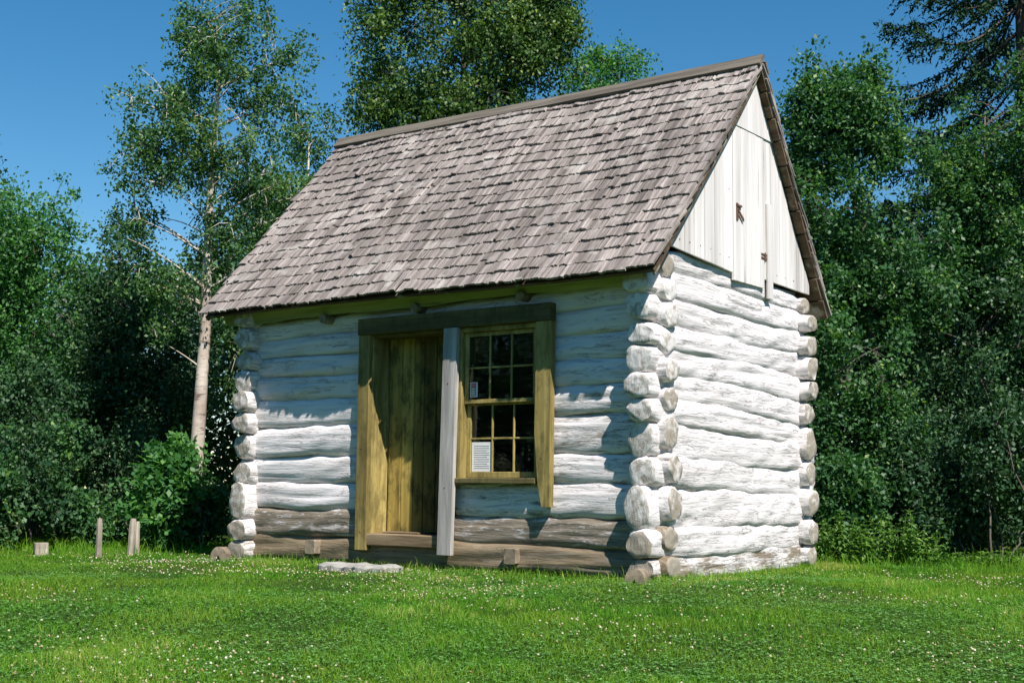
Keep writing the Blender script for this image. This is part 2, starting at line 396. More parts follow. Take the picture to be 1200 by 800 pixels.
# front wall rows: edge heights at the left and the right end
EL = [0,.25,.49,.73,.98,1.26,1.52,1.75,1.93,2.11,2.29]
ER = [0,.21,.45,.74,.99,1.31,1.54,1.75,1.97,2.19,2.38]
def fz(row, x):
    u = (x+W)/W; return EL[row]*(1-u)+ER[row]*u
x_dl, x_dr, x_wr = -3.06, -2.03, -1.03
for i in range(10):
    paint = [.06, .46, .58, .58, .57, .59, .62, .64, .64, .62][i]; br = [1.0, .6, .2, .1, .1, .1, 0, 0, 0, 0][i]
    segs = []
    if i == 0: segs = [(-W-.06, .05)]
    elif i <= 2: segs = [(-W-.05, x_dl), (x_dr, .06)]
    elif i <= 8: segs = [(-W-.05, x_dl), (x_wr, .06)]
    else: segs = [(-W-.05, .06)]
    for j, (a, b) in enumerate(segs):
        dl, dr = rng.uniform(-.025, .03, 2)
        e0 = a < -W; e1 = b > 0
        if e0: a += dl
        if e1: b += dr
        pp = paint+(.05 if j == 0 and i > 1 else -.02)
        z1t = fz(i+1, b) if not (i == 0 and False) else 0
        log('x', a, b, .115, fz(i, a), fz(i+1, a), fz(i, b), z1t, .115 if i else .125, pp, br, 100+i*7+j, e0, e1, sq=4.5 if i < 2 else 3.3, bow=.014)
# log below the window between row 3 and the sill
log('x', x_dr, x_wr+.02, .125, .52+.18, .76, .72, .77, .10, .5, .1, 77, False, False, name='log')
# back wall
for i in range(10):
    a, b = -W-.08+rng.uniform(-.03, .03), .10+rng.uniform(-.03, .03)
    log('x', a, b, D-.115, EL[i], EL[i+1], ER[i], ER[i+1], .115, .55, .2, 200+i, bow=.01)
# side walls
EZ = [-.02,.17,.38,.71,.95,1.23,1.43,1.63,1.84,2.02,2.24,2.45,2.64]
EB = [-.02,.20,.42,.66,.90,1.12,1.33,1.55,1.78,2.00,2.20,2.40,2.57]
for i in range(12):
    y0 = -.07-rng.uniform(0, .09); y1 = D+.10+rng.uniform(-.02, .05)
    if i == 11: y0 = .12; y1 = D-.08
    for s, cx in ((0, -.095), (1, -W+.105)):
        paint = [.50, .59, .60, .62, .61, .63, .62, .64, .65, .64, .66, .68][i] if s == 0 else .55
        log('y', y0, y1, cx, EZ[i], EZ[i+1], EB[i], EB[i+1], .118, paint, (.7, .5)[i] if i < 2 else .1, 300+i*3+s*50, bow=.02, rough=1.0, sq=4.6, ov=1.17)
# chinking behind the logs
b = MB()
b.box(-W+.2, x_dl, .07, .17, 0, 2.36); b.box(x_wr, -.2, .07, .17, 0, 2.36); b.box(x_dr, x_wr, .07, .17, 0, .72); b.box(x_dl, x_wr, .07, .17, 2.14, 2.36)
b.box(-.15, -.05, .1, D-.1, 0, 2.6); b.box(-W+.05, -W+.15, .1, D-.1, 0, 2.6); b.box(-W+.2, -.2, D-.17, D-.07, 0, 2.36)
b.build('chinking', M['chink'], cabin)
b = MB(); b.box(-W+.2, -.2, .25, D-.25, .10, .14); b.build('floor', M['dark'], cabin)
# plate and eave beam
log('x', -W-.1, .04, .11, 2.30, 2.56, 2.39, 2.62, .10, .5, .1, 501, name='plate_log')
log('x', -W-.05, .05, D-.11, 2.30, 2.52, 2.39, 2.56, .10, .5, .1, 502, name='plate_log')
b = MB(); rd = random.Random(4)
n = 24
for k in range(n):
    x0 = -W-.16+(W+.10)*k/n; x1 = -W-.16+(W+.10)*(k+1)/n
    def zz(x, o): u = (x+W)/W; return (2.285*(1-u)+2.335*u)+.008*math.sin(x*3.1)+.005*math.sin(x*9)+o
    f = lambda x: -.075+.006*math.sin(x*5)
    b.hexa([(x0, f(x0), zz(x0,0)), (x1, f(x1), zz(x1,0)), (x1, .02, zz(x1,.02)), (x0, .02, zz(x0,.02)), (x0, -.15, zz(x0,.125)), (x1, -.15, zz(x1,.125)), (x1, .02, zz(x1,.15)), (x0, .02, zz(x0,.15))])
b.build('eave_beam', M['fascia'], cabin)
def stub(x, y0, y1, z, r, name='joist_end', sq=False, sd=1):
    q = random.Random(sd); bb = MB()
    if sq: bb.rbox(x-r, x+r, y0, y1, z-r*1.1, z+r*1.1, .008, .6, .004, .05, q)
    else:
        P = [(x, y0, z), (x, y0+.012, z), (x, y1, z)]; bb.tube(P, [r*.86, r, r*1.05], 16, .6)
    return bb.build(name, M['stub'], cabin, smooth=False)
for x, z in ((-3.55, 2.272), (-2.42, 2.292), (-1.26, 2.315)): stub(x, -.125, .03, z, .045, sd=int(-x*10))
o_ = log('y', -.155, .15, -.10, 2.245, 2.385, 2.245, 2.385, .068, .55, .1, 640, name='joist_end')
for x in (-3.667, -1.36): stub(x, -.085, .1, .137, .058, 'joist_end', True, sd=int(-x*10))

# roof
EAVE = -.28; ZE = 2.405; RY = 1.65; RZ = 4.55; BY = 3.07; BZ = 2.40; XL = -5.05; XR = .155
def slope(front):
    p0 = np.array([EAVE, ZE]) if front else np.array([BY, BZ]); p1 = np.array([RY, RZ]); d = p1-p0; L = np.linalg.norm(d); d /= L
    nrm = np.array([-d[1], d[0]]); nrm = nrm if nrm[1] > 0 else -nrm
    def pt(x, u, h): 
        q = p0+d*u+nrm*h; return np.array([x, q[0], q[1]])
    return pt, L
def wav(x, u): return .010*np.sin(x*1.7+.5)+.008*np.sin(x*3.9+u*2)-.012*np.sin(math.pi*min(1, max(0, u/2.9)))
def shingles(front, seed):
    pt, L = slope(front); r = random.Random(seed); V = []; Fq = []; T = []; n = 0; rows = 19; ex = L/rows
    rowtint = [r.uniform(-.08, .08) for _ in range(rows+1)]
    for k in range(rows):
        x = XL-.02+r.uniform(0, .04)
        while x < XR:
            wd = r.choice([.035, .045, .055, .07, .085, .11])*r.uniform(.85, 1.15); x1 = x+wd
            if x1 > XR-.03: x1 = XR+r.uniform(-.004, .010)
            if x1-x < .015: break
            u0 = k*ex-.035+r.gauss(0, .0045)+(.007*math.sin(x*2.3+k)); 
            if r.random() < .02: u0 += r.uniform(.02, .06)
            ln = .43; u1 = min(u0+ln, L-.01)
            th = r.uniform(.017, .022); h0 = .048+r.gauss(0, .0035); h1 = .002+.010*(1-(u1-u0)/ln)
            if r.random() < .03: h0 += r.uniform(.006, .018)
            sk = r.gauss(0, .006); g = r.uniform(.001, .004)
            rot = r.gauss(0, .004); bl = r.gauss(0, .005); br = -bl*.5+r.gauss(0, .004)   # curled or split butts
            tint = min(1, max(0, r.gauss(.5, .2)+rowtint[k]*1.3+.12*math.sin(x*2.1+k*.5)+.14*math.sin(x*.9-k*.37+1.5)))
            w0 = wav(x, u0)
            xm = (x+x1)/2; cup = r.gauss(.0, .004)
            b0 = n
            cols = [(x+g, bl, 0), (xm+r.gauss(0, .004), (bl+br)/2+r.gauss(0, .004), cup), (x1-g, br, 0)]
            for (xx, du, dh) in cols:
                for (u, h) in ((u0+du, h0+dh), (u0+du+.10, h0-.008+dh*.7), (u1, h1)):
                    V.append(pt(xx+(rot if u > u0+.2 else -rot)+sk*0, u, h+w0)); V.append(pt(xx+(rot if u > u0+.2 else -rot), u, h+w0-th)); n += 2
            def I(c, s_, bt): return b0+c*6+s_*2+bt
            fs = []
            for c in range(2):
                for s_ in range(2):
                    fs.append((I(c,s_,0), I(c+1,s_,0), I(c+1,s_+1,0), I(c,s_+1,0)))
                    fs.append((I(c,s_,1), I(c,s_+1,1), I(c+1,s_+1,1), I(c+1,s_,1)))
                fs.append((I(c,0,1), I(c+1,0,1), I(c+1,0,0), I(c,0,0)))
                fs.append((I(c,2,0), I(c+1,2,0), I(c+1,2,1), I(c,2,1)))
            for s_ in range(2):
                fs.append((I(0,s_,1), I(0,s_,0), I(0,s_+1,0), I(0,s_+1,1)))
                fs.append((I(2,s_,0), I(2,s_,1), I(2,s_+1,1), I(2,s_+1,0)))
            Fq += fs; T += [tint]*len(fs)
            x = x1
    return npmesh('shingle_slope', np.array(V), np.array(Fq), M['shingle'], cabin, tint=np.array(T))
s1 = shingles(True, 11); s2 = shingles(False, 12)
for front in (True, False):
    pt, L = slope(front); r = random.Random(3+front); b = MB(); u = -.015
    while u < L-.05:
        wd = r.uniform(.19, .27); u1 = min(u+wd, L-.02); xr = XR-.01+r.uniform(-.012, .004)
        h = -.012+r.uniform(-.018, .004); th = .024; bt = r.uniform(.1, .9)
        for k in range(6):
            xa = XL+.02+(xr-XL-.02)*k/6; xb = XL+.02+(xr-XL-.02)*(k+1)/6
            wa, wb = wav(xa, u), wav(xb, u)
            b.hexa([pt(xa,u,h-th+wa), pt(xb,u,h-th+wb), pt(xb,u1-.02,h-th+wb), pt(xa,u1-.02,h-th+wa), pt(xa,u,h+wa), pt(xb,u,h+wb), pt(xb,u1-.02,h+wb), pt(xa,u1-.02,h+wa)], bt)
        u = u1
    b.build('sheathing', M['sheath'], cabin)
    # rafters, kept inside the walls
    for xr in (-4.5, -3.7, -2.9, -2.1, -1.3, -.5):
        b = MB(); b.hexa([pt(xr,.3,-.15), pt(xr+.06,.3,-.15), pt(xr+.06,L-.1,-.15), pt(xr,L-.1,-.15), pt(xr,.3,-.06), pt(xr+.06,.3,-.06), pt(xr+.06,L-.1,-.06), pt(xr,L-.1,-.06)])
        b.build('rafter', M['sheath'], cabin)
    # verge strips along both gable edges, under the shingles
    for xv in ((XR-.045, XL+.03) if front else ()):
        b = MB(); m_ = 9
        for k in range(m_):
            ua = -.02+(L-.03)*k/m_; ub = -.02+(L-.03)*(k+1)/m_; w1 = .045
            wa = wav(xv, ua); wb = wav(xv, ub)
            b.hexa([pt(xv,ua,-.07+wa), pt(xv+.02,ua,-.07+wa), pt(xv+.02,ub,-.07+wb), pt(xv,ub,-.07+wb), pt(xv,ua,-.037+wa), pt(xv+.02,ua,-.037+wa), pt(xv+.02,ub,-.037+wb), pt(xv,ub,-.037+wb)], .5)
        b.build('verge_strip', M['sheath'], cabin)
# ridge planks
b = MB(); r = random.Random(9)
pt, L = slope(True); N = 14
for k in range(N):
    xa = XL-.01+(XR+.03-XL)*k/N; xb = XL-.01+(XR+.03-XL)*(k+1)/N
    g = lambda x: .012*math.sin(x*1.3+1)+.004*math.sin(x*7)
    for (x_, y_) in ((xa, xb),):
        b.hexa([pt(xa,L-.115+g(xa)*.4,.030), pt(xb,L-.115+g(xb)*.4,.030), pt(xb,L+.03,.03), pt(xa,L+.03,.03), pt(xa,L-.115+g(xa)*.4,.062), pt(xb,L-.115+g(xb)*.4,.062), pt(xb,L+.03,.062+g(xb)*.5), pt(xa,L+.03,.062+g(xa)*.5)])
b.build('ridge_board', M['ridge'], cabin)
pt, L = slope(False); b = MB()
b.hexa([pt(XL,L-.13,.026), pt(XR+.01,L-.13,.026), pt(XR+.01,L-.004,.026), pt(XL,L-.004,.026), pt(XL,L-.13,.052), pt(XR+.01,L-.13,.052), pt(XR+.01,L-.004,.052), pt(XL,L-.004,.052)])
b.build('ridge_board', M['ridge'], cabin)

# gables
def roofz(y, d=.10):
    return min(ZE+(RZ-ZE)/(RY-EAVE)*(y-EAVE), RZ-(RZ-BZ)/(BY-RY)*(y-RY))-d
def plank_poly(bb, x0, x1, y0, y1, zb0, zb1, zt0, zt1, tint):
    bb.hexa([(x0,y0,zb0),(x1,y0,zb0),(x1,y1,zb1),(x0,y1,zb1),(x0,y0,zt0),(x1,y0,zt0),(x1,y1,zt1),(x0,y1,zt1)], tint)
def gable(X, sgn, full):
    r = random.Random(21+full); b = MB(); y = .03; cut = 3.93
    ys = [.03,.19,.36,.52,.70,.88,1.05,1.222] if full else list(np.arange(.03, 2.8, .17))
    ys2 = [1.835,1.99,2.17,2.36,2.55,2.72,2.83]
    groups = [ys, ys2] if full else [ys]
    for g in groups:
        for a, c in zip(g[:-1], g[1:]):
            off = r.uniform(0, .006); cc = c-.006
            pts_ = [a, cc] if not (a < RY < cc) else [a, RY, cc]
            for p, q in zip(pts_[:-1], pts_[1:]):
                zb = lambda t: (2.655-.075*(t/1.2) if t < 1.23 else 2.60-.02*(t-1.9)) if full else 2.5
                z0, z1 = min(roofz(p), cut), min(roofz(q), cut)
                if z0 < zb(p)+.01 and z1 < zb(q)+.01: continue
                x0, x1 = X, X+sgn*(.02+off); xa, xb = min(x0, x1), max(x0, x1)
                plank_poly(b, xa, xb, p, q, zb(p), zb(q), max(z0, zb(p)+.01), max(z1, zb(q)+.01), r.uniform(.35, .65))
    b.build('gable_siding', M['siding'], cabin)
    b = MB(); t0 = 1.15; t1 = 2.05      # separate top boards above the joint, set a little proud
    for a, c in ((1.09,1.30),(1.305,1.49),(1.495,1.645),(1.65,1.83),(1.835,2.05)):
        za, zc = roofz(a), roofz(c)
        if max(za, zc) < cut: continue
        plank_poly(b, min(X, X+sgn*.036), max(X, X+sgn*.036), a, c, cut-.03, cut-.03, max(za, cut-.02), max(zc, cut-.02), r.uniform(.4, .6))
    b.build('gable_peak_board', M['siding'], cabin)
gable(.032, 1, True); gable(-W-.032, -1, False)
b = MB()
for a, c in ((1.226,1.375),(1.379,1.535),(1.539,1.69),(1.694,1.829)):
    b.rbox(.036, .062, a, c-.001, 2.515, 3.895, .003, rd.uniform(.42, .6), .0012, .2, rd)
hatch = b.build('loft_hatch', M['siding'], cabin)
b = MB(); b.box(.064,.072,1.27,1.30,3.05,3.20); b.box(.066,.078,1.27,1.36,3.17,3.188)
b.hexa([(.072,1.29,3.12),(.082,1.29,3.12),(.082,1.39,3.05),(.072,1.39,3.05),(.072,1.29,3.145),(.082,1.29,3.145),(.082,1.39,3.075),(.072,1.39,3.075)])
b.build('latch', M['iron'], hatch)
for z in (2.78,):
    b = MB(); b.box(.0635,.070,1.76,1.87,z,z+.018); b.box(.0635,.070,1.76,1.87,z+.035,z+.05); b.tube([(.07,1.833,z-.01),(.07,1.833,z+.06)],.007,8)
    b.build('hinge', M['iron'], hatch)
b = MB(); b.rbox(.058,.080,1.872,1.975,2.43,3.30,.003,.55,.001,.2,rd); b.build('batten', M['siding'], cabin)

# door
b = MB(); xs = [-2.955,-2.80,-2.655,-2.535,-2.39,-2.25,-2.08]; tn = [.66,.74,.20,.08,.16,.10]  # tints hold sunlit left planks and the post's shade, besides dark staining
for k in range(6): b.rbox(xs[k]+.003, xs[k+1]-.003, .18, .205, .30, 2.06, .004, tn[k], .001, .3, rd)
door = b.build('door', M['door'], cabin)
b = MB(); b.rbox(-2.994,-2.972,-.03,.235,.24,2.10,.004,.62,.001,.3,rd); b.build('door_jamb', M['trim'], cabin)
b = MB(); b.rbox(-2.10,-2.078,-.05,.235,.24,2.10,.004,.3,.001,.3,rd); b.build('door_jamb', M['trim'], cabin)
b = MB(); b.rbox(-2.97,-2.10,-.03,.235,2.062,2.10,.004,.4,.001,.3,rd); b.build('door_head', M['trimh'], cabin)
b = MB(); b.rbox(-2.985,-2.105,-.065,.235,.175,.285,.01,.55,.003,.2,rd); b.rbox(-2.87,-2.45,.02,.16,.289,.302,.003,.7,.002,.2,rd)
b.build('threshold', M['brown'], cabin)
# boards of the frame
b = MB(); b.rbox(-3.112,-.962,-.098,-.012,2.088,2.237,.006,.42,.002,.25,rd); b.build('lintel', M['trimh'], cabin)
b = MB(); b.rbox(-3.118,-2.982,-.075,-.020,.135,2.086,.005,.55,.0025,.25,rd); b.build('trim_board', M['trim'], cabin)
b = MB(); a = [( -2.112,.12),( -1.962,.12)]
P = []
for z, dx in ((.125, 0), (2.084, .04)):
    P += [(-2.115+dx,-.118,z),(-1.968+dx,-.118,z),(-1.968+dx,-.072,z),(-2.115+dx,-.072,z)]
b.hexa(P, .6)
post = tag(b.build('trim_board', M['grey'], cabin), 'bare grey sawn board between the door and the window')
b = MB(); z = 2.086
def seg(bb, z0, z1, a0, b0, a1, b1, y0=-.085, y1=-.02, t=.62):
    bb.hexa([(a0,y0,z0),(b0,y0,z0),(b0,y1,z0),(a0,y1,z0),(a1,y0,z1),(b1,y0,z1),(b1,y1,z1),(a1,y1,z1)], t)
seg(b, .55, .74, -1.045, -.972, -1.085, -.968); seg(b, .74, 1.15, -1.085, -.968, -1.12, -.966); seg(b, 1.15, 2.084, -1.12, -.966, -1.112, -.964)
b.build('trim_board', M['trim'], cabin)

# nail heads
def nail(P, d):
    bb = MB(); P = np.array(P, float); d = np.array(d, float); bb.tube([P, P+d*.004], [.006, .005], 8); bb.build('nail', M['iron'], cabin)
for P in ((-3.05,-.098,2.16),(-2.55,-.098,2.20),(-2.03,-.098,2.13),(-1.5,-.098,2.19),(-1.03,-.098,2.15),(-3.05,-.075,1.9),(-3.06,-.075,1.05),(-3.05,-.075,.3),(-2.02,-.118,1.6),(-2.04,-.118,.7),(-1.04,-.085,1.75),(-1.05,-.085,.95)): nail(P, (0,-1,0))
for y, z in ((.27,2.72),(.44,2.72),(.62,2.72),(.80,2.72),(.97,2.70),(1.14,2.70),(1.92,2.68),(2.1,2.67),(2.28,2.67),(2.47,2.67),(1.15,3.3),(1.95,3.3)): nail((.055, y, z), (1,0,0))
# window
win = None
x0, x1 = -1.965, -1.118
b = MB()
b.rbox(x0, x0+.045, -.055, .15, .76, 2.07, .004, .6, .001, .3, rd); b.rbox(x1-.028, x1+.02, -.055, .15, .76, 2.07, .004, .4, .001, .3, rd)
b.rbox(x0, x1+.02, -.05, .15, 2.045, 2.086, .004, .4, .001, .3, rd)
win = b.build('window', M['trim'], cabin)
b = MB(); b.rbox(x0-.005, x1+.0, -.090, .15, .738, .785, .006, .6, .002, .2, rd); b.build('window_sill', M['trimh'], win)
def sash(z0, z1, y, top):
    a, c = x0+.047, x1-.030; t = .042; m = .016; bb = MB()
    lo = .05 if not top else .034
    bb.rbox(a, a+t, y, y+.032, z0, z1, .003, .62, .0006, .3, rd); bb.rbox(c-t, c, y, y+.032, z0, z1, .003, .62, .0006, .3, rd)
    bb.rbox(a+t, c-t, y, y+.032, z0, z0+lo, .003, .62, .0006, .3, rd); bb.rbox(a+t, c-t, y, y+.032, z1-.036, z1, .003, .62, .0006, .3, rd)
    iw = (c-t-(a+t)); gz0, gz1 = z0+lo, z1-.036
    for k in (1, 2):
        xx = a+t+iw*k/3; bb.rbox(xx-m/2, xx+m/2, y+.002, y+.028, gz0, gz1, .003, .7, .0005, .3, rd)
    zm = (gz0+gz1)/2; bb.rbox(a+t, c-t, y+.004, y+.027, zm-m/2, zm+m/2, .003, .7, .0005, .3, rd)
    s_ = bb.build('sash', M['trim'], win)
    for i in range(3):
        for j in range(2):
            xa = a+t+iw*i/3+(m/2 if i else 0)-.003; xb = a+t+iw*(i+1)/3-(m/2 if i < 2 else 0)+.003
            za = gz0 if j == 0 else zm+m/2; zb_ = zm-m/2 if j == 0 else gz1
            g = MB(); g.box(xa+.001, xb-.001, y+.014, y+.018, za-.002, zb_+.002)
            gl = g.build('pane', M['glass'], win)
    return a+t, iw, gz0, zm
ax, iw, g0, zm = sash(1.425, 2.042, -.012, True)
bx, iw2, h0, hm = sash(.788, 1.445, .030, False)
# sticker and notice on the glass
b = MB(); y = .0005
b.box(ax+.012, ax+.090, y, y+.0015, g0+.022, g0+.150); st = b.build('sticker', M['paper'], win)
b = MB(); b.box(ax+.020, ax+.076, y-.0022, y-.0004, g0+.112, g0+.143); b.build('sticker_header', M['red'], st) if False else b.build('sticker_header', M['red'], win)
b = MB(); b.box(ax+.020, ax+.076, y-.0022, y-.0004, g0+.030, g0+.110); b.build('sticker_text_block', M['ink'], win)
b = MB()
for k in range(4): b.box(ax+.026+k*.012, ax+.034+k*.012, y-.0042, y-.0024, g0+.120, g0+.135)
b.build('sticker_lettering', M['pink'], win)
b = MB()
for k in range(4): b.box(ax+.028, ax+.068, y-.0042, y-.0024, g0+.040+k*.017, g0+.047+k*.017)
b.build('sticker_text_line', M['paper'], win)
b = MB(); b.box(bx+.006, bx+iw2/3-.014, .0455-.004, .0455-.002, h0+.003, hm-.03); b.build('notice', M['paper'], win)
b = MB()
for k in range(11): b.box(bx+.03, bx+iw2/3-.035-.02*(k % 3 == 2), .0455-.0052, .0455-.0042, h0+.03+k*.019, h0+.033+k*.019)
b.build('notice_text_line', M['ink'], win)

# foundation blocks
def block(x, y, z0, z1, wd, th, sd, rot=0):
    q = random.Random(sd); bb = MB(); n = 10; base = bb.n; ring = []
    for k in range(n+1):
        a = math.pi*k/n; ring.append((wd*math.cos(a), z0+(z1-z0)*(.25+.75*math.sin(a)**.7)))
    ring = [(wd*.95, z0-.08)]+ring+[(-wd*.95, z0-.08)]
    m = len(ring); c, s_ = math.cos(rot), math.sin(rot)
    for yy in (-th/2, th/2):
        for (a, zz_) in ring: bb.v.append((x+a*c-yy*s_, y+a*s_+yy*c, zz_+q.uniform(-.004, .004)))
    for yy in (-th/2, th/2): bb.v.append((x-yy*s_, y+yy*c, (z0+z1)/2))
    bb.n += 2*m+2
    for k in range(m-1):
        bb.f4.append([k, k+m, k+m+1, k+1]); bb.t4.append(.5)
        bb.f3.append([2*m, k, k+1]); bb.t3.append(.6); bb.f3.append([2*m+1, k+m+1, k+m]); bb.t3.append(.6)
    bb.build('foundation_block', M['stub'], cabin)
block(-W+.06, -.27, -.04, .115, .085, .10, 1, .3)
block(-.06, -.20, -.05, .10, .08, .16, 2, .2)

# doorstep stone
b = MB(); rs = random.Random(8)
n = 14; V = []; 
def stone(x0, x1, y0, y1, zt, zb, name, label, cat):
    r = np.random.default_rng(3); nx, ny = 26, 12
    xs = np.linspace(x0, x1, nx); ys = np.linspace(y0, y1, ny); X, Y = np.meshgrid(xs, ys, indexing='ij')
    e = np.minimum(np.minimum(X-x0, x1-X), np.minimum(Y-y0, y1-Y)); 
    Z = zt-.025*np.exp(-(e/.02))+.006*np.sin(X*19+Y*7)+.005*np.sin(X*41-Y*33)+r.normal(0, .0022, X.shape)
    Xj = X+.012*np.sin(Y*23+X*3)+.01*np.sin(Y*51); Yj = Y+.014*np.sin(X*17)+.008*np.sin(X*43)
    V = np.stack([Xj, Yj, Z], -1).reshape(-1, 3)
    i, j = np.meshgrid(np.arange(nx-1), np.arange(ny-1), indexing='ij'); k = (i*ny+j).ravel()
    F1 = np.stack([k, k+ny, k+ny+1, k+1], -1)
    border = [i*ny for i in range(nx)]+[(nx-1)*ny+j for j in range(1, ny)]+[i*ny+ny-1 for i in range(nx-2, -1, -1)]+[j for j in range(ny-2, 0, -1)]
    bv = V[border].copy(); bv[:, 2] = zb; base = len(V); V = np.concatenate([V, bv]); m = len(border)
    F2 = np.array([[base+q, base+(q+1) % m, border[(q+1) % m], border[q]] for q in range(m)])
    c = V.mean(0); c[2] = zb
    tag(npmesh(name, V-c, np.concatenate([F1, F2]), M['stone'], smooth=False, loc=c), label, cat)
stone(-3.14, -2.42, -.50, -.22, .030, -.12, 'doorstep_stone', 'flat pale stone slab lying in the grass before the door', 'doorstep')

# ---------------------------------------------------------------- stakes and block at the wood's edge
def stake(px, dist, h, r_, lean, label, seed):
    g = ground(px, dist); q = random.Random(seed); bb = MB(); n = 7; rg = []
    for k in range(n+1):
        t = k/n; c = np.array([lean[0]*t*h, lean[1]*t*h, -.1+(h+.1)*t])
        rg.append(c)
    bb.tube(rg, [r_*q.uniform(.92, 1.08) for _ in rg[:-1]]+[r_*.8], 7, .6)
    tag(bb.build('fence_stake', M['stake'], None, loc=(0, 0, 0)), label, 'stake', 'weathered stakes at the edge of the wood').location = [float(v) for v in g]
stake(119, 14.6, .41, .030, (-.02, 0), 'leftmost of the short weathered stakes, standing apart on the grass', 1)
stake(155, 14.9, .40, .034, (-.05, .12), 'leaning middle stake, thickest of the short weathered stakes', 2)
stake(163, 15.5, .36, .028, (.0, 0), 'rear right stake just behind the leaning one', 3)
g = ground(51, 15.3); b = MB(); b.rbox(-.085,.085,-.07,.07,-.1,.14,.012,.5,.006,.06,random.Random(2))
o = tag(b.build('wooden_block', M['stake'], None), 'low square wooden block at the foot of the left shrubs', 'block'); o.location = [float(v) for v in g]; o.rotation_euler = (0, 0, -.5)

# ---------------------------------------------------------------- grass
def in_cabin(x, y): return (x > -W-.06) & (x < .06) & (y > -.03) & (y < D+.05)
def lawn_points(n, rs, near=5.6, far=19., bias=1.0):
    """density per ground area falls gently with distance from the front of the lawn"""
    ang = rs.uniform(-.52, .52, n); dd = near+(far-near)*rs.random(n)**bias
    a = YAW+ang; x = CAM[0]+np.sin(a)*dd; y = CAM[1]+np.cos(a)*dd
    ok = ~in_cabin(x, y)
    return x[ok], y[ok], dd[ok]
def fnoise(x, y, sd):
    r = np.random.default_rng(sd); v = np.zeros_like(x)
    for k in range(8):
        f = r.uniform(.5, 3.2); a = r.uniform(0, 6.28); v += np.sin(f*(x*math.cos(a)+y*math.sin(a))+r.uniform(0, 6.28))/(.6+f*.4)
    return v/2.4
def blades(x, y, h, wd, lean, rs):
    n = len(x); z = gz(x, y)-.004; a = rs.uniform(0, 6.283, n); la = rs.uniform(0, 6.283, n)
    dx, dy = np.cos(a)*wd/2, np.sin(a)*wd/2; lx, ly = np.cos(la)*lean*h, np.sin(la)*lean*h
    b = np.stack([x, y, z], -1); d = np.stack([dx, dy, 0*dx], -1)
    mid = b+np.stack([lx*.35, ly*.35, h*.6], -1); tip = b+np.stack([lx, ly, h*(1-.25*lean)], -1)
    V = np.stack([b-d, b+d, mid+d*.8, mid-d*.8, tip], 1).reshape(-1, 3); k = np.arange(n)*5
    return V, np.stack([k, k+1, k+2, k+3], -1), np.stack([k+3, k+2, k+4], -1)
def make_grass():
    rs = np.random.default_rng(1)
    x, y, dd = lawn_points(560000, rs, bias=1.0); n = len(x)
    fn = fnoise(x, y, 3); h = rs.uniform(.016, .05, n)*(1+.35*fn); wd = rs.uniform(.0022, .0045, n)*(.75+dd/22)
    V, a, b = blades(x, y, h, wd, rs.uniform(.2, 1.1, n), rs)
    fn2 = fnoise(x*5, y*5, 4); dry = np.exp(-np.maximum(0, -y-.1)/.9)*(x > -5.2)*(x < .4); h = h*(1+.35*fn2); V, a, b = blades(x, y, h, wd, rs.uniform(.2, 1.1, n), rs); t = np.clip(rs.normal(.40, .2, n)+.16*fn+.18*fn2+.42*dry*np.clip(.6+fn2, 0, 1.4), 0, 1)
    # taller tufts by the walls and the wood's edge
    m = 9000
    s = rs.uniform(-4.9, .25, m); q = rs.gamma(1.2, .06, m); side = rs.random(m)
    tx = np.where(side < .62, s, .06+q); ty = np.where(side < .62, -.06-q, rs.uniform(-.1, 3.0, m))
    keep = ~((tx > -3.2) & (tx < -2.4) & (ty < -.2))
    tx, ty = tx[keep], ty[keep]; m = len(tx); th = rs.gamma(3.0, .015, m)
    V2, a2, b2 = blades(tx, ty, th, rs.uniform(.003, .006, m), rs.uniform(.1, .9, m), rs)
    e = 24000; pe = rs.uniform(-60, 1260, e); de = np.where(pe < 600, rs.normal(16.2, .6, e), rs.normal(14.6, .6, e))
    az_ = YAW+np.arctan((pe-600)/F); ex, ey = CAM[0]+np.sin(az_)*de, CAM[1]+np.cos(az_)*de; k = ~in_cabin(ex, ey); ex, ey = ex[k], ey[k]; e = len(ex)
    V3, a3, b3 = blades(ex, ey, rs.gamma(3, .03, e), rs.uniform(.004, .008, e), rs.uniform(.1, .9, e), rs)
    o2, o3 = len(V), len(V)+len(V2)
    T = np.concatenate([t, rs.uniform(.5, 1, m), rs.uniform(.3, .8, e)])
    FQ = np.concatenate([a, a2+o2, a3+o3]); FT = np.concatenate([b, b2+o2, b3+o3])
    mat = leaf_mat('grass_blades', (.030, .13, .010), (.13, .33, .020), (.42, .44, .12), .6, .35, .15, pat=(.9, (.22, .33, .03), .5))
    tag(npmesh('grass', np.concatenate([V, V2, V3]), [FQ, FT], mat, tint=np.concatenate([T, T])), kind='stuff')
make_grass()
def quads(c, d, n_, ln, wd):
    """rhombic leaves: c base, d direction, n_ side direction"""
    tip = c+d*ln[:, None]; mid = c+d*(ln*.45)[:, None]; sd = n_*(wd/2)[:, None]
    V = np.stack([c, mid+sd, tip, mid-sd], 1).reshape(-1, 3); k = np.arange(len(c))*4
    return V, np.stack([k, k+1, k+2, k+3], -1)
def unit(v): return v/(np.linalg.norm(v, axis=-1, keepdims=True)+1e-9)
